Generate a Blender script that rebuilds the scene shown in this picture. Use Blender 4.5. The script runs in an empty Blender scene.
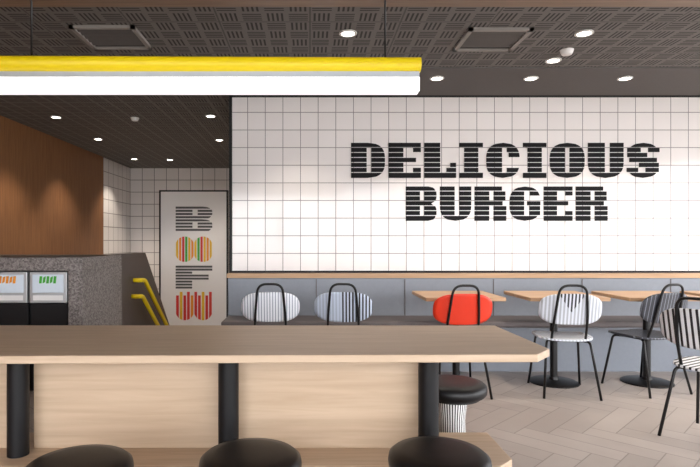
import bpy, math, random
from mathutils import Vector, Matrix
random.seed(3)
S=bpy.context.scene
try:
    S.view_settings.view_transform='Standard'
except Exception: pass
S.view_settings.exposure=0.0

# ---------------------------------------------------------------- materials
def srgb(r,g,b):
    f=lambda c:(c/255/12.92) if c/255<=0.04045 else ((c/255+0.055)/1.055)**2.4
    return (f(r),f(g),f(b),1)
class NT:
    def __init__(s,name):
        s.m=bpy.data.materials.new(name); s.m.use_nodes=True
        s.t=s.m.node_tree; s.b=s.t.nodes['Principled BSDF']
    def n(s,t,**k):
        x=s.t.nodes.new(t)
        for a,v in k.items(): setattr(x,a,v)
        return x
    def l(s,a,b): s.t.links.new(a,b)
    def math(s,op,a,b=None,c=None):
        x=s.n('ShaderNodeMath',operation=op)
        for i,v in enumerate((a,b,c)):
            if v is None: continue
            if isinstance(v,(int,float)): x.inputs[i].default_value=v
            else: s.l(v,x.inputs[i])
        return x.outputs[0]
    def mix(s,f,a,b):
        x=s.n('ShaderNodeMix',data_type='RGBA')
        if isinstance(f,(int,float)): x.inputs[0].default_value=f
        else: s.l(f,x.inputs[0])
        for i,v in ((6,a),(7,b)):
            if isinstance(v,tuple): x.inputs[i].default_value=v
            else: s.l(v,x.inputs[i])
        return x.outputs[2]
    def pos(s,obj=False):
        if obj: o=s.n('ShaderNodeTexCoord').outputs['Object']
        else: o=s.n('ShaderNodeNewGeometry').outputs['Position']
        q=s.n('ShaderNodeSeparateXYZ'); s.l(o,q.inputs[0]); return o,q.outputs
    def col(s,c):
        if isinstance(c,tuple): s.b.inputs['Base Color'].default_value=c
        else: s.l(c,s.b.inputs['Base Color'])
    def bump(s,h,st=.2,d=.002):
        x=s.n('ShaderNodeBump'); x.inputs['Strength'].default_value=st; x.inputs['Distance'].default_value=d
        s.l(h,x.inputs['Height']); s.l(x.outputs[0],s.b.inputs['Normal'])
def plain(name,c,rough=.5,metal=0,var=.06,scale=30,spec=None):
    k=NT(name); o,_=k.pos()
    n=k.n('ShaderNodeTexNoise'); n.inputs['Scale'].default_value=scale; k.l(o,n.inputs['Vector'])
    d=tuple([x*(1-var*2) for x in c[:3]])+(1,)
    k.col(k.mix(n.outputs[0],c,d)); k.b.inputs['Roughness'].default_value=rough; k.b.inputs['Metallic'].default_value=metal
    if spec is not None: k.b.inputs['Specular IOR Level'].default_value=spec
    return k.m
def wood(name,c1,c2,axis=0,rough=.45,scale=1.0,panel=None):
    k=NT(name); o,_=k.pos()
    mp=k.n('ShaderNodeMapping'); k.l(o,mp.inputs[0])
    sc=[26*scale,26*scale,26*scale]; sc[axis]=1.6*scale
    mp.inputs['Scale'].default_value=sc
    n=k.n('ShaderNodeTexNoise'); n.inputs['Scale'].default_value=1.5; n.inputs['Detail'].default_value=6; n.inputs['Distortion'].default_value=.6
    k.l(mp.outputs[0],n.inputs['Vector'])
    r=k.n('ShaderNodeValToRGB'); r.color_ramp.elements[0].position=.3; r.color_ramp.elements[0].color=c2
    r.color_ramp.elements[1].position=.7; r.color_ramp.elements[1].color=c1
    k.l(n.outputs[0],r.inputs[0]); k.col(r.outputs[0]); k.b.inputs['Roughness'].default_value=rough
    k.bump(n.outputs[0],.08)
    return k.m
def emis(name,c,st):
    k=NT(name); k.b.inputs['Base Color'].default_value=c
    k.b.inputs['Emission Color'].default_value=c; k.b.inputs['Emission Strength'].default_value=st
    return k.m
def tiles(name,pu,pv,au,av,ou,ov,grout=.007,c=srgb(240,236,235),g=srgb(142,138,138)):
    k=NT(name); o,p=k.pos()
    def line(ax,pitch,off):
        f=k.math('FRACT',k.math('DIVIDE',k.math('SUBTRACT',p[ax],off),pitch))
        d=k.math('MINIMUM',f,k.math('SUBTRACT',1.0,f))
        return k.math('LESS_THAN',d,grout/2/pitch),k.math('FLOOR',k.math('DIVIDE',k.math('SUBTRACT',p[ax],off),pitch))
    a,ia=line(au,pu,ou); b,ib=line(av,pv,ov)
    m=k.math('MAXIMUM',a,b)
    cb=k.n('ShaderNodeCombineXYZ'); k.l(ia,cb.inputs[0]); k.l(ib,cb.inputs[1])
    w=k.n('ShaderNodeTexWhiteNoise',noise_dimensions='3D'); k.l(cb.outputs[0],w.inputs['Vector'])
    tint=k.mix(w.outputs[0],c,tuple([x*.95 for x in c[:3]])+(1,))
    k.col(k.mix(m,tint,g))
    k.l(k.math('MULTIPLY_ADD',m,.6,.10),k.b.inputs['Roughness'])
    k.bump(k.math('SUBTRACT',1.0,m),.5,.002)
    return k.m
def stripes(name,ca,cb,pitch,duty=.5,axis=0,mode=None):
    k=NT(name); o,p=k.pos(True)
    f=k.math('LESS_THAN',k.math('FRACT',k.math('DIVIDE',k.math('ADD',p[axis],5.0),pitch)),duty)
    if mode=='half':   # stripes on one half
        h=k.math('GREATER_THAN',p[0],-.02); f=k.math('MULTIPLY',f,k.math('MULTIPLY_ADD',h,.75,.25))
    if mode=='vee':
        v=k.math('LESS_THAN',k.math('ADD',k.math('ABSOLUTE',p[0]),k.math('MULTIPLY',k.math('SUBTRACT',.80,p[2]),.7)),.10)
        f=k.math('MULTIPLY',f,k.math('MULTIPLY_ADD',v,.6,.4))
    k.col(k.mix(f,ca,cb)); k.b.inputs['Roughness'].default_value=.4
    return k.m
def angstripes(name,ca,cb,n):
    k=NT(name); o,p=k.pos(True)
    a=k.math('ARCTAN2',p[1],p[0])
    f=k.math('LESS_THAN',k.math('FRACT',k.math('MULTIPLY',k.math('ADD',a,math.pi),n/(2*math.pi))),.45)
    k.col(k.mix(f,ca,cb)); k.b.inputs['Roughness'].default_value=.45
    return k.m
def perforated(name):
    k=NT(name); o,p=k.pos(); c=.15
    u=k.math('DIVIDE',p[0],c); v=k.math('DIVIDE',p[1],c)
    fu=k.math('FRACT',u); fv=k.math('FRACT',v)
    par=k.math('GREATER_THAN',k.math('FRACT',k.math('MULTIPLY',k.math('ADD',k.math('FLOOR',u),k.math('FLOOR',v)),.5)),.25)
    ins=lambda f:k.math('LESS_THAN',k.math('ABSOLUTE',k.math('SUBTRACT',f,.5)),.41)
    inside=k.math('MULTIPLY',ins(fu),ins(fv))
    su=k.math('GREATER_THAN',k.math('ABSOLUTE',k.math('SUBTRACT',k.math('FRACT',k.math('MULTIPLY',fu,5.0)),.5)),.27)
    sv=k.math('GREATER_THAN',k.math('ABSOLUTE',k.math('SUBTRACT',k.math('FRACT',k.math('MULTIPLY',fv,5.0)),.5)),.27)
    s=k.math('ADD',k.math('MULTIPLY',par,su),k.math('MULTIPLY',k.math('SUBTRACT',1.0,par),sv))
    m=k.math('MULTIPLY',s,inside)
    seam=lambda ax:k.math('GREATER_THAN',k.math('ABSOLUTE',k.math('SUBTRACT',k.math('FRACT',k.math('DIVIDE',p[ax],.6)),.5)),.49)
    sm=k.math('MAXIMUM',seam(0),seam(1))
    base=k.mix(sm,srgb(114,111,109),srgb(84,82,81))
    k.col(k.mix(m,base,srgb(50,49,49))); k.b.inputs['Roughness'].default_value=.8
    return k.m
def floor_mat():
    # herringbone stone tile: cells on a rotated grid, alternating orientation
    k=NT('floor_herringbone_tile'); o,_=k.pos()
    mp=k.n('ShaderNodeMapping'); mp.inputs['Rotation'].default_value=(0,0,math.radians(45)); k.l(o,mp.inputs[0])
    q=k.n('ShaderNodeSeparateXYZ'); k.l(mp.outputs[0],q.inputs[0])
    w=.15; n=4
    X=k.math('ADD',k.math('DIVIDE',q.outputs[0],w),400.0); Y=k.math('ADD',k.math('DIVIDE',q.outputs[1],w),400.0)
    ix=k.math('FLOOR',X); iy=k.math('FLOOR',Y); fx=k.math('FRACT',X); fy=k.math('FRACT',Y)
    d=k.math('MODULO',k.math('ADD',k.math('SUBTRACT',ix,iy),800.0),2.0*n)       # 0..2n-1
    hor=k.math('LESS_THAN',d,n-.5)
    # along-tile coordinate in cells
    ah=k.math('ADD',d,fx)                                       # horizontal: 0..n
    av=k.math('ADD',k.math('SUBTRACT',2.0*n-1.0,d),fy)          # vertical:   0..n
    al=k.math('ADD',k.math('MULTIPLY',hor,ah),k.math('MULTIPLY',k.math('SUBTRACT',1.0,hor),av))
    ac=k.math('ADD',k.math('MULTIPLY',hor,fy),k.math('MULTIPLY',k.math('SUBTRACT',1.0,hor),fx))
    g=.022
    e1=k.math('LESS_THAN',k.math('MINIMUM',al,k.math('SUBTRACT',float(n),al)),g)
    e2=k.math('LESS_THAN',k.math('MINIMUM',ac,k.math('SUBTRACT',1.0,ac)),g)
    m=k.math('MAXIMUM',e1,e2)
    idx=k.math('SUBTRACT',ix,k.math('MULTIPLY',hor,d)); idy=k.math('SUBTRACT',iy,k.math('MULTIPLY',k.math('SUBTRACT',1.0,hor),k.math('SUBTRACT',2.0*n-1.0,d)))
    cb=k.n('ShaderNodeCombineXYZ'); k.l(idx,cb.inputs[0]); k.l(idy,cb.inputs[1]); k.l(hor,cb.inputs[2])
    wn=k.n('ShaderNodeTexWhiteNoise',noise_dimensions='3D'); k.l(cb.outputs[0],wn.inputs['Vector'])
    c=k.mix(wn.outputs[0],srgb(184,174,168),srgb(166,156,150))
    ns=k.n('ShaderNodeTexNoise'); ns.inputs['Scale'].default_value=5; ns.inputs['Detail'].default_value=6; k.l(o,ns.inputs['Vector'])
    c=k.mix(k.math('MULTIPLY',ns.outputs[0],.4),c,srgb(140,130,124))
    k.col(k.mix(m,c,srgb(136,127,121))); k.b.inputs['Roughness'].default_value=.42
    return k.m
def terrazzo():
    k=NT('terrazzo'); o,p=k.pos()
    v=k.n('ShaderNodeTexVoronoi'); v.inputs['Scale'].default_value=95; k.l(o,v.inputs['Vector'])
    r=k.n('ShaderNodeValToRGB'); r.color_ramp.elements[0].color=srgb(84,78,76); r.color_ramp.elements[1].color=srgb(145,138,135)
    sp=k.n('ShaderNodeSeparateColor'); k.l(v.outputs['Color'],sp.inputs[0]); k.l(sp.outputs[0],r.inputs[0])
    k.col(r.outputs[0]); k.b.inputs['Roughness'].default_value=.5
    return k.m

M={}
M['oak']=wood('pale_oak',srgb(204,181,156),srgb(188,164,138),0)
M['oakd']=wood('table_oak',srgb(196,160,124),srgb(176,140,106),0)
M['oakv']=wood('pale_oak_panel',srgb(200,177,152),srgb(182,158,132),0,scale=.7)
M['walnut']=wood('brown_wood_wall',srgb(150,105,68),srgb(128,86,54),2,rough=.55)
M['beam']=wood('beam_wood',srgb(140,114,94),srgb(120,96,78),0)
M['black']=plain('black_metal',srgb(22,22,24),.35,.3)
M['blackpaint']=plain('black_paint',srgb(18,18,21),.5,spec=.3)
M['sign']=plain('sign_black',srgb(12,12,15),.6,spec=.2)
M['leather']=plain('black_leather',srgb(14,14,18),.42,var=.1,scale=80,spec=.4)
M['yellow']=plain('yellow_paint',srgb(238,210,6),.45,var=.02)
M['grey']=plain('bench_vinyl',srgb(140,146,156),.6)
M['seat']=plain('bench_seat',srgb(96,88,88),.5)
M['plasterdark']=plain('grey_ceiling_paint',srgb(98,95,94),.8)
M['ventgrey']=plain('vent_grey',srgb(150,146,142),.7)
M['white']=plain('white_paint',srgb(235,235,235),.5,var=.02)
M['wallw']=plain('wall_paint',srgb(205,202,198),.8,var=.02)
M['alu']=plain('aluminium',srgb(190,195,200),.35,.6)
M['ceil']=perforated('perforated_ceiling')
M['floor']=floor_mat()
M['terr']=terrazzo()
M['terrd']=plain('dark_laminate',srgb(88,78,74),.5,var=.3,scale=250)
M['tile']=tiles('white_wall_tile',.175,.175,0,2,-.794,.902)
M['tileb']=tiles('white_corridor_tile_b',.24,.24,0,2,-3.57,.01,grout=.012)
M['tiles']=tiles('white_corridor_tile_s',.24,.24,1,2,9.4,.01,grout=.012)
M['lamp']=emis('led_diffuser',(1,1,1,1),.9)
M['down']=emis('downlight_lens',(1,.93,.82,1),14)
M['red']=plain('red_paint',srgb(222,52,22),.4,var=.02)
M['poster']=plain('poster_board',srgb(240,237,236),.5,var=.01)
M['pgrey']=plain('poster_grey',srgb(88,86,88),.5)
M['pyel']=plain('poster_yellow',srgb(238,190,40),.5)
M['pred']=plain('poster_red',srgb(215,50,40),.5)
M['pgrn']=plain('poster_green',srgb(70,175,60),.5)
M['porg']=plain('poster_orange',srgb(240,150,30),.5)
M['screen']=plain('label_panel',srgb(215,228,240),.4,var=.03)
M['ground']=plain('outside_paving',srgb(150,147,142),.9)
M['stripeStool']=angstripes('stool_stripe',srgb(235,235,235),srgb(30,30,32),34)

# ---------------------------------------------------------------- geometry helpers
def link(o,parent=None):
    S.collection.objects.link(o)
    if parent: o.parent=parent
    return o
def empty(name,loc=(0,0,0),rz=0):
    e=bpy.data.objects.new(name,None); e.location=loc; e.rotation_euler=(0,0,rz); e.empty_display_size=.1
    return link(e)
def mesh(name,vs,fs,mat,parent=None,smooth=False,bevel=0,loc=None,solid=0):
    me=bpy.data.meshes.new(name); me.from_pydata([tuple(v) for v in vs],[],fs); me.update()
    if smooth:
        for p in me.polygons: p.use_smooth=True
    me.materials.append(M[mat] if isinstance(mat,str) else mat)
    o=bpy.data.objects.new(name,me); link(o,parent)
    if loc: o.location=loc
    if solid:
        m=o.modifiers.new('s','SOLIDIFY'); m.thickness=solid; m.offset=0
    if bevel:
        m=o.modifiers.new('b','BEVEL'); m.width=bevel; m.segments=3; m.limit_method='ANGLE'
    return o
def box(name,x0,x1,y0,y1,z0,z1,mat,parent=None,bevel=0):
    vs=[(x,y,z) for z in (z0,z1) for y in (y0,y1) for x in (x0,x1)]
    fs=[(0,2,3,1),(4,5,7,6),(0,1,5,4),(2,6,7,3),(0,4,6,2),(1,3,7,5)]
    return mesh(name,vs,fs,mat,parent,bevel=bevel)
def prism(name,pts,z0,z1,mat,parent=None,bevel=0,axis='z'):
    n=len(pts); f={'z':lambda a,b,c:(a,b,c),'x':lambda a,b,c:(c,a,b),'y':lambda a,b,c:(a,c,b)}[axis]
    vs=[f(a,b,z0) for a,b in pts]+[f(a,b,z1) for a,b in pts]
    fs=[tuple(range(n))[::-1],tuple(range(n,2*n))]+[(i,(i+1)%n,n+(i+1)%n,n+i) for i in range(n)]
    o=mesh(name,vs,fs,mat,parent,bevel=bevel)
    import bmesh
    b=bmesh.new(); b.from_mesh(o.data); bmesh.ops.recalc_face_normals(b,faces=b.faces); b.to_mesh(o.data); b.free()
    return o
def lathe(name,prof,mat,parent=None,loc=(0,0,0),n=48,smooth=True,caps=True):
    vs=[];fs=[]
    for r,z in prof:
        for i in range(n):
            a=2*math.pi*i/n; vs.append((r*math.cos(a),r*math.sin(a),z))
    for j in range(len(prof)-1):
        for i in range(n):
            k=(i+1)%n; fs.append((j*n+i,j*n+k,(j+1)*n+k,(j+1)*n+i))
    if caps:
        fs.append(tuple(range(n))[::-1]); fs.append(tuple(range((len(prof)-1)*n,len(prof)*n)))
    o=mesh(name,vs,fs,mat,parent,smooth=smooth,loc=loc)
    m=o.modifiers.new('e','EDGE_SPLIT'); m.split_angle=math.radians(40)
    return o
def fillet(pts,r,seg=6):
    pts=[Vector(p) for p in pts]; out=[pts[0]]
    for i in range(1,len(pts)-1):
        a,b,c=pts[i-1],pts[i],pts[i+1]
        u=(a-b);v=(c-b); rr=min(r,u.length*.49,v.length*.49); p=b+u.normalized()*rr; q=b+v.normalized()*rr
        for k in range(seg+1):
            t=k/seg; out.append((1-t)**2*p+2*t*(1-t)*b+t*t*q)
    out.append(pts[-1]); return out
def tube(name,pts,r,mat,parent=None,fil=0,n=14):
    P=fillet(pts,fil) if fil else [Vector(p) for p in pts]
    vs=[];fs=[]; T=[]
    for i in range(len(P)):
        a=P[max(0,i-1)];b=P[min(len(P)-1,i+1)]; T.append((b-a).normalized())
    ref=Vector((0,0,1)) if abs(T[0].z)<.9 else Vector((1,0,0))
    N=T[0].cross(ref).normalized()
    for i,p in enumerate(P):
        N=(N-T[i]*N.dot(T[i])).normalized(); B=T[i].cross(N)
        for k in range(n):
            a=2*math.pi*k/n; vs.append(p+N*math.cos(a)*r+B*math.sin(a)*r)
    for i in range(len(P)-1):
        for k in range(n):
            j=(k+1)%n; fs.append((i*n+k,i*n+j,(i+1)*n+j,(i+1)*n+k))
    fs.append(tuple(range(n))[::-1]); fs.append(tuple(range((len(P)-1)*n,len(P)*n)))
    return mesh(name,vs,fs,mat,parent,smooth=True)

# ---------------------------------------------------------------- room shell
XL,XR,YF,YB,YC,H=-3.57,6.2,-2.6,5.4,10.8,2.65
box('floor',XL-.1,XR+.1,YF-.1,YC+.1,-.1,0,'floor')
box('ceiling',XL-.1,XR+.1,YF-.1,YC+.1,H,H+.1,'ceil')
box('ceiling_bulkhead',-.79,XR,4.53,5.4,H-.012,H,'plasterdark')
box('ceiling_beam',XL,XR,2.2,3.30,2.62,H,'beam')
box('wall_left',XL-.12,XL,YF,9.4,0,H,'walnut')
box('wall_left_tiled',XL-.12,XL,9.4,YC,0,H,'tiles')
box('wall_corridor',XL-.12,-.79,YC,YC+.12,0,H,'tileb')
box('wall_back',-.79,XR+.1,5.42,YC+.12,0,H,'wallw')
box('wall_tile_panel',-.78,XR,5.40,5.42,.902,2.65,'tile')
e=empty('trim_panel_frame')
box('left',-.80,-.772,5.375,5.425,.89,2.65,'blackpaint',e); box('bottom',-.80,XR,5.375,5.40,.885,.905,'blackpaint',e); box('top',-.80,XR,5.375,5.40,2.625,2.638,'blackpaint',e)
box('ledge_wood',-.80,XR,5.22,5.42,.845,.885,'oakd')
# glazed facade behind the camera and on the right
e=empty('window_front')
for i in range(8):
    x=XL+.04+i*(XR-XL-.1)/7; box('mullion_%d'%i,x-.04,x+.04,YF-.06,YF,0,H,'blackpaint',e)
box('rail_bottom',XL,XR,YF-.06,YF,0,.25,'blackpaint',e); box('rail_top',XL,XR,YF-.06,YF,2.5,H,'blackpaint',e)
e=empty('window_side')
for i in range(6):
    y=YF+.06+i*(YB-YF-.1)/5; box('mullion_%d'%i,XR+.005,XR+.06,y-.04,y+.04,0,H,'blackpaint',e)
box('rail_bottom',XR+.005,XR+.06,YF+.02,YB,0,.25,'blackpaint',e); box('rail_top',XR+.005,XR+.06,YF+.02,YB,2.5,H,'blackpaint',e)
box('ground_outside',-25,30,-30,YC+1,-.25,-.12,'ground')

# ---------------------------------------------------------------- lettering
def rnd(w,e): return .5*w*(1-max(0,(1-e**3))**.45)
def glyph(ch,r,v,w):
    e=abs(2*v-1); q=rnd(w,min(1,e)); L=q; R=w-q
    a,b=.46*w,.60*w
    mid=1<=r<=5
    if ch=='D': return [(0,a),(b,R)] if mid else [(0,R)]
    if ch=='O': return [(L,.43*w),(.57*w,R)] if mid else [(L,R)]
    if ch=='E':
        if r in(0,6): return [(0,w)]
        if r in(1,5): return [(0,a),(.76*w,w)]
        if r==3: return [(0,.85*w)]
        return [(0,a)]
    if ch=='F':
        if r==0: return [(0,w)]
        if r==3: return [(0,.9*w)]
        return [(0,w)] if r==1 else [(0,.45*w)]
    if ch=='L':
        if r==6: return [(0,w)]
        if r==5: return [(.0,.5*w),(.7*w,w)]
        if r==4: return [(.0,.5*w),(.82*w,w)]
        return [(0,.5*w)]
    if ch=='I': return [(0,w)] if r in(0,6) else [(.2*w,.8*w)]
    if ch=='C':
        if not mid: return [(L,R)]
        if r in(1,5): return [(L,.47*w),(.62*w,R)]
        if r in (2,): return [(L,.47*w),(.68*w,R)]
        return [(L,.47*w)]
    if ch=='U':
        vv=max(0,2*v-1); q=rnd(w,vv)
        return [(q,w-q)] if r==6 else [(q,.47*w),(.62*w,w-q)]
    if ch=='S':
        if not mid: return [(L,R)]
        if r==1: return [(.02*w,.42*w),(.66*w,w)]
        if r==2: return [(.02*w,.62*w)]
        if r==3: return [(.08*w,.92*w)]
        if r==4: return [(.38*w,.98*w)]
        return [(0,.34*w),(.58*w,.98*w)]
    if ch=='B':
        t=(v/.5 if v<.5 else (v-.5)/.5); q=.5*rnd(w,min(1,abs(2*t-1)))
        if r in(0,3,6): return [(0,w-q-.02*w)]
        return [(0,a),(b,w-q)]
    if ch=='R':
        if r==0: return [(0,w*.86)]
        if r==3: return [(0,w*.88)]
        if r in(1,2): return [(0,a),(b,w*.97)]
        return [(0,a),(b,w)]
    if ch=='G':
        if not mid: return [(L,R)]
        if r==1: return [(L,.47*w),(.66*w,R)]
        if r==2: return [(L,.47*w)]
        if r==3: return [(L,.47*w),(.57*w,w)]
        return [(L,.47*w),(.64*w,w*.99)]
W={'D':.9,'E':.86,'L':.84,'I':.62,'C':.88,'O':.92,'U':.94,'S':.86,'B':.92,'R':.95,'G':.92}
def word(name,txt,x0,x1,ztop,h,y,mat,parent,rows=7,duty=.83,dep=.010,gapr=.10):
    gap=gapr*h; tot=sum(W[c] for c in txt); k=(x1-x0-gap*(len(txt)-1))/tot
    x=x0; n=0
    for c in txt:
        w=W[c]*k; vs=[];fs=[]
        for r in range(rows):
            v0=r/rows; v1=v0+(duty if r<rows-1 else 1)/rows; sub=4
            for s in range(sub):
                va=v0+(v1-v0)*s/sub; vb=v0+(v1-v0)*(s+1)/sub
                for (A,B) in zip(glyph(c,r,va,w),glyph(c,r,vb,w)):
                    i=len(vs)
                    for yy in (y,y-dep):
                        vs+= [(x+A[0],yy,ztop-va*h),(x+A[1],yy,ztop-va*h),(x+B[1],yy,ztop-vb*h),(x+B[0],yy,ztop-vb*h)]
                    fs+=[(i+4,i+7,i+6,i+5),(i,i+1,i+2,i+3),(i,i+4,i+5,i+1),(i+1,i+5,i+6,i+2),(i+2,i+6,i+7,i+3),(i+3,i+7,i+4,i)]
        mesh('letter_%s_%d'%(c,n),vs,fs,mat,parent); n+=1
        x+=w+gap
e=empty('wall_sign_lettering')
word('a','DELICIOUS',.407,3.464,2.173,.347,5.4,'sign',e)
word('b','BURGER',.950,2.950,1.740,.340,5.4,'sign',e)

# ---------------------------------------------------------------- poster board
e=empty('poster_board',(-1.557,7.3,0))
box('board',-.445,.445,-.02,.02,.03,1.86,'poster',e)
box('frame_l',-.46,-.44,-.03,.03,0,1.88,'blackpaint',e); box('frame_r',.44,.46,-.03,.03,0,1.88,'blackpaint',e)
box('frame_t',-.44,.44,-.03,.03,1.86,1.88,'blackpaint',e); box('frame_b',-.44,.44,-.03,.03,0,.03,'blackpaint',e)
box('foot_l',-.46,-.40,-.2,.2,0,.02,'blackpaint',e); box('foot_r',.40,.46,-.2,.2,0,.02,'blackpaint',e)
pl,pr=-.24,.25
def bars(name,ch,zt,h,rows):
    for r in range(rows):
        v0=r/rows; v1=v0+.66/rows; rr=min(6,int((r+.5)/rows*7)); vs=[];fs=[]
        for s in range(4):
            va=v0+(v1-v0)*s/4; vb=v0+(v1-v0)*(s+1)/4
            for A,B in zip(glyph(ch,rr,va,.49),glyph(ch,rr,vb,.49)):
                i=len(vs); vs+=[(pl+A[0],-.024,zt-va*h),(pl+A[1],-.024,zt-va*h),(pl+B[1],-.024,zt-vb*h),(pl+B[0],-.024,zt-vb*h)]; fs.append((i,i+3,i+2,i+1))
        mesh('%s_bar_%d'%(name,r),vs,fs,'pgrey',e)
bars('b','B',1.66,.34,8)
bars('f','F',.87,.32,8)
def lobes(name,z0,h,cols,flat=False):
    n=len(cols); wv=(pr-pl)/n
    for i,c in enumerate(cols):
        x=pl+wv*(i+.12); x2=x+wv*.74; half=(pr-pl)/4
        vs=[];K=5
        tops=[];bots=[]
        for k in range(K+1):
            xx=x+(x2-x)*k/K; cx=pl+half if (x+x2)/2<(pl+pr)/2 else pr-half
            t=max(.02,1-((xx-cx)/half)**2)**.5
            if flat: tops.append((xx,-.024,z0+h/2*(.75+.25*(i%2)))); bots.append((xx,-.024,z0-h/2*(.35+.65*t)))
            else: tops.append((xx,-.024,z0+h/2*(.3+.7*t))); bots.append((xx,-.024,z0-h/2*(.3+.7*t)))
        vs=bots+tops[::-1]; mesh('%s_%d'%(name,i),vs,[tuple(range(len(vs)))],c,e)
lobes('bun',1.09,.34,['pyel','porg','pred','pgrn','pyel','porg','pyel','pgrn','pred','pyel','porg','pyel'])
lobes('fries',.33,.38,['pred','pyel','pred','pred','porg','pred','pred','pyel','pred','pred'],True)

# ---------------------------------------------------------------- bench
e=empty('wall_bench')
box('backrest',-.79,XR,5.22,5.41,.44,.843,'grey',e,bevel=.01)
for i in range(1,9): box('seam_%d'%i,-.79+i*.85-.003,-.79+i*.85+.003,5.214,5.23,.46,.835,'seat',e)
box('seat',-.79,XR,4.82,5.25,.43,.485,'seat',e,bevel=.015)
box('base',-.77,XR,5.0,5.4,.0,.43,'grey',e)

# ---------------------------------------------------------------- dining tables
def dining_table(x,y):
    e=empty('dining_table',(x,y,0))
    box('top',-.32,.32,-.3,.3,.72,.75,'oakd',e,bevel=.006)
    box('under_plate',-.2,.2,-.2,.2,.708,.72,'black',e)
    lathe('column',[(.03,.02),(.03,.71)],'black',e)
    lathe('base',[(.20,0),(.20,.008),(.18,.018),(.04,.028),(.035,.05)],'black',e)
for x in (1.24,2.07,2.86,3.66,4.5): dining_table(x,4.62)

# ---------------------------------------------------------------- chairs
def superdisc(w,h,p,fn,rings=8,n=48):
    vs=[];fs=[]
    vs.append(fn(0,0))
    for r in range(1,rings+1):
        for i in range(n):
            a=2*math.pi*i/n; c,s=math.cos(a),math.sin(a)
            u=math.copysign(abs(c)**(2/p),c)*w/2*r/rings; v=math.copysign(abs(s)**(2/p),s)*h/2*r/rings
            vs.append(fn(u,v))
    for i in range(n): fs.append((0,1+i,1+(i+1)%n))
    for r in range(rings-1):
        for i in range(n):
            a=1+r*n+i;b=1+r*n+(i+1)%n; fs.append((a,a+n,b+n,b))
    return vs,fs
chm={'a':stripes('chair_stripe_pale',srgb(232,235,242),srgb(140,150,168),.022,.3),
 'b':stripes('chair_stripe_half',srgb(196,208,226),srgb(40,42,50),.026,.5,mode='half'),
 'red':M['red'],
 'v':stripes('chair_stripe_vee',srgb(222,228,238),srgb(40,44,54),.026,.5,mode='vee'),
 'd':stripes('chair_dark',srgb(52,54,62),srgb(120,126,138),.03,.18),
 'w':stripes('chair_stripe_bold',srgb(236,238,242),srgb(28,28,32),.034,.42)}
def chair(x,y,rz,m,seatm=None):
    e=empty('dining_chair',(x,y,0),rz)
    vs,fs=superdisc(.42,.41,3.2,lambda u,v:(u,v+.02,.445-.012*(1-(u/.21)**2)+.25*max(0,v-.15)**2*-1))
    mesh('seat',vs,fs,chm[seatm or m],e,smooth=True,solid=.014)
    vs,fs=superdisc(.46,.24,2.9,lambda u,v:(u,-.225+.75*u*u-.22*v,.68+v))
    mesh('backrest',vs,fs,chm[m],e,smooth=True,solid=.012)
    r=.0095
    tube('back_loop',[(-.125,-.15,.425),(-.12,-.215,.60),(-.095,-.275,.865),(.095,-.275,.865),(.12,-.215,.60),(.125,-.15,.425)],r,'black',e,fil=.07)
    for s,k in ((-1,'l'),(1,'r')):
        tube('rear_leg_'+k,[(s*.10,-.06,.42),(s*.16,-.15,.42),(s*.205,-.25,0)],r,'black',e,fil=.03)
        tube('front_leg_'+k,[(s*.10,.06,.42),(s*.165,.14,.42),(s*.205,.215,0)],r,'black',e,fil=.03)
        tube('side_rail_'+k,[(s*.125,-.15,.424),(s*.14,.15,.424)],r*.9,'black',e)
    tube('cross_rail_f',[(-.14,.12,.422),(.14,.12,.422)],r*.9,'black',e)
    tube('cross_rail_b',[(-.14,-.12,.422),(.14,-.12,.422)],r*.9,'black',e)
    return e
D=math.radians
chair(-.32,4.50,D(2),'a'); chair(.28,4.50,D(-5),'b'); chair(1.16,4.36,D(3),'red')
chair(2.02,4.36,D(-8),'v'); chair(2.72,4.44,D(16),'d'); chair(2.47,3.30,D(-60),'w')

# ---------------------------------------------------------------- communal table
e=empty('communal_table')
prism('top',[(-3.3,2.10),(.905,2.16),(1.0,2.27),(.985,2.90),(-3.3,2.91)],.718,.75,'oak',e,bevel=.004)
for i,x in enumerate((-2.30,-1.325,-.37,.538)):
    lathe('post_%d'%i,[(.046,.23),(.046,.72)],'blackpaint',e,loc=(x,2.47,0))
    if x<.5:
        x2=(-1.325,-.37,.538)[i]
        box('panel_%d'%i,x+.03,x2-.03,2.55,2.58,.23,.70,'oakv',e,bevel=.002)
prism('plinth',[(-3.3,2.34),(.82,2.34),(.90,2.42),(.90,2.76),(-3.3,2.76)],.0,.23,'oak',e,bevel=.004)

def stool(x,y):
    e=empty('round_stool',(x,y,0))
    lathe('cushion',[(.14,.335),(.175,.34),(.188,.355),(.19,.375),(.186,.395),(.17,.408),(.13,.414),(.06,.416),(.001,.416)],'leather',e)
    lathe('seat_plate',[(.15,.322),(.15,.336)],'black',e)
    lathe('pedestal',[(.10,.012),(.075,.10),(.07,.2),(.085,.322)],'stripeStool',e)
    lathe('foot',[(.15,0),(.15,.008),(.11,.014)],'black',e)
stool(-.83,1.95); stool(-.22,2.02); stool(.484,2.04); stool(.80,3.06)

# ---------------------------------------------------------------- hanging linear lamp
e=empty('pendant_lamp')
tube('yellow_tube',[(-3.3,2.46,2.010),(.506,2.5,2.008)],.034,'yellow',e,n=24)
box('housing',-3.3,.50,2.485,2.515,1.945,1.976,'alu',e)
box('diffuser',-3.3,.498,2.465,2.535,1.880,1.945,'lamp',e,bevel=.004)
for i,x in enumerate((-2.9,-1.27,.345)): tube('cable_%d'%i,[(x,2.5-.04*(.506-x)/3.8,2.04),(x,2.5-.04*(.506-x)/3.8,2.62)],.0045,'black',e)

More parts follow.
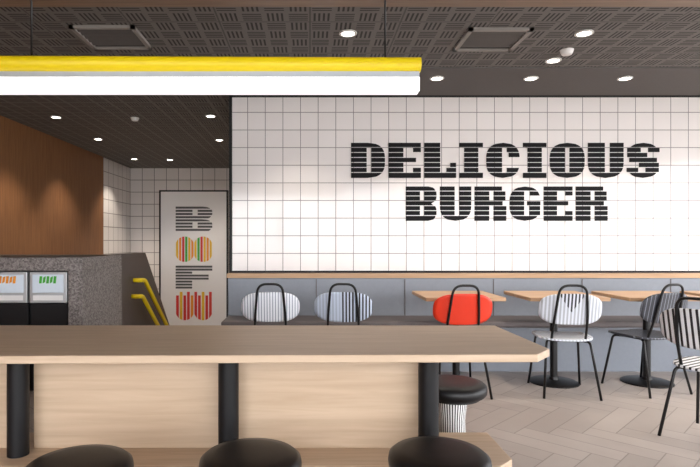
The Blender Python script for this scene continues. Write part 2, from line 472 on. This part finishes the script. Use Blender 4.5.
# ---------------------------------------------------------------- waste station
e=empty('waste_station')
yf=4.3
box('surround_top',XL+.02,-1.80,yf,5.2,.965,1.07,'terr',e,bevel=.004)
box('surround_side',-1.91,-1.80,yf,5.2,0,.965,'terr',e)
box('carcass',XL+.02,-1.91,yf+.06,5.2,0,.965,'blackpaint',e)
for i,(a,b,c) in enumerate(((-2.22,-1.925,'pgrn'),(-2.54,-2.24,'porg'),(-2.86,-2.56,'pgrn'),(-3.18,-2.88,'porg'))):
    box('flap_frame_%d'%i,a,b,yf+.005,yf+.06,.71,.955,'alu',e,bevel=.004)
    box('flap_%d'%i,a+.025,b-.025,yf-.002,yf+.01,.79,.935,'screen',e,bevel=.003)
    for j in range(5):
        xx=a+.08+j*.028
        prism('icon_%d_%d'%(i,j),[(xx,.865),(xx+.02,.865+.01*(j%2)),(xx+.026,.922),(xx+.006,.922-.01*(j%2))],yf-.005,yf-.003,c,e,axis='y')
    box('slot_%d'%i,a+.03,b-.03,yf,yf+.008,.73,.77,'white',e)
    box('door_%d'%i,a+.004,b-.004,yf+.03,yf+.06,.05,.70,'blackpaint',e,bevel=.003)
e=empty('low_partition_wall')
prism('panel',[(5.2,0),(5.2,1.07),(5.95,1.07),(7.1,0)],-1.92,-1.80,'terrd',e,axis='x')
e=empty('yellow_handrail')
tube('rail_upper',[(-1.80,5.55,.80),(-1.73,5.55,.80),(-1.73,5.70,.79),(-1.73,6.75,.06),(-1.80,6.75,.06)],.022,'yellow',e,fil=.05)
tube('rail_lower',[(-1.80,5.50,.64),(-1.73,5.50,.64),(-1.73,5.62,.63),(-1.73,6.50,.03),(-1.80,6.50,.03)],.022,'yellow',e,fil=.05)

# ---------------------------------------------------------------- ceiling fittings
def vent(x,y,w=.44,d=.42):
    e=empty('ceiling_vent',(x,y,H))
    for nm,a in (('frame_a',(-w/2,w/2,-d/2,-d/2+.03)),('frame_b',(-w/2,w/2,d/2-.03,d/2)),('frame_c',(-w/2,-w/2+.03,-d/2,d/2)),('frame_d',(w/2-.03,w/2,-d/2,d/2))):
        box(nm,*a,-.02,0,'ventgrey',e)
    box('dark',-w/2+.03,w/2-.03,-d/2+.03,d/2-.03,-.004,0,'blackpaint',e)
    for i in range(5):
        y0=-d/2+.05+i*(d-.1)/5
        mesh('slat_%d'%i,[(-w/2+.03,y0,-.004),(w/2-.03,y0,-.004),(w/2-.03,y0+.03,-.016),(-w/2+.03,y0+.03,-.016)],[(0,1,2,3)],'plasterdark',e,solid=.003)
vent(1.30,3.90); vent(-1.40,3.86)
def down(x,y,on=True,pw=14,z=H):
    e=empty('downlight',(x,y,z))
    lathe('ring',[(.062,0),(.062,-.008),(.045,-.008),(.045,0)],'white',e,caps=False)
    lathe('lens',[(.045,-.006),(.045,-.001)],'down',e)
    if on:
        l=bpy.data.lights.new('spot','SPOT'); l.energy=pw; l.spot_size=D(95); l.spot_blend=.6; l.color=(1,.88,.74); l.shadow_soft_size=.045
        o=bpy.data.objects.new('lamp',l); link(o,e); o.location=(0,0,-.02)
for x,y in ((.265,3.79),(1.91,3.79),(3.5,3.79),(1.95,4.36)): down(x,y,pw=34)
for x in (1.12,1.95,2.78,3.6,4.5,-.1): down(x,4.80,z=H-.012,pw=30)
for x,y in ((-2.97,6.36),(-1.15,6.3),(-3.01,7.73),(-3.1,9.6),(-2.5,9.7),(-1.3,7.8)): down(x,y,pw=75)
def detector(x,y):
    e=empty('smoke_detector',(x,y,H))
    lathe('body',[(.02,-.04),(.035,-.036),(.045,-.018),(.05,-.0)],'white',e)
detector(1.95,4.13); detector(-2.06,6.4)

# ---------------------------------------------------------------- light
w=bpy.data.worlds.new('World'); S.world=w; w.use_nodes=True
bg=w.node_tree.nodes['Background']; bg.inputs[0].default_value=(.98,.98,1,1); bg.inputs[1].default_value=8.0
sl=bpy.data.lights.new('sun','SUN'); sl.energy=3.0; sl.angle=D(14); sl.color=(1,.96,.9)
so=bpy.data.objects.new('sun',sl); link(so); so.location=(12,0,8)
so.rotation_euler=Vector((-1,.35,-.62)).to_track_quat('-Z','Y').to_euler()

cam=bpy.data.cameras.new('camera'); co=bpy.data.objects.new('camera',cam); link(co)
co.location=(0,0,1.2); co.rotation_euler=(math.pi/2,0,0)
cam.sensor_width=36; cam.lens=544/700*36; cam.shift_x=40/700; cam.shift_y=7.5/700; cam.clip_start=.05
S.camera=co
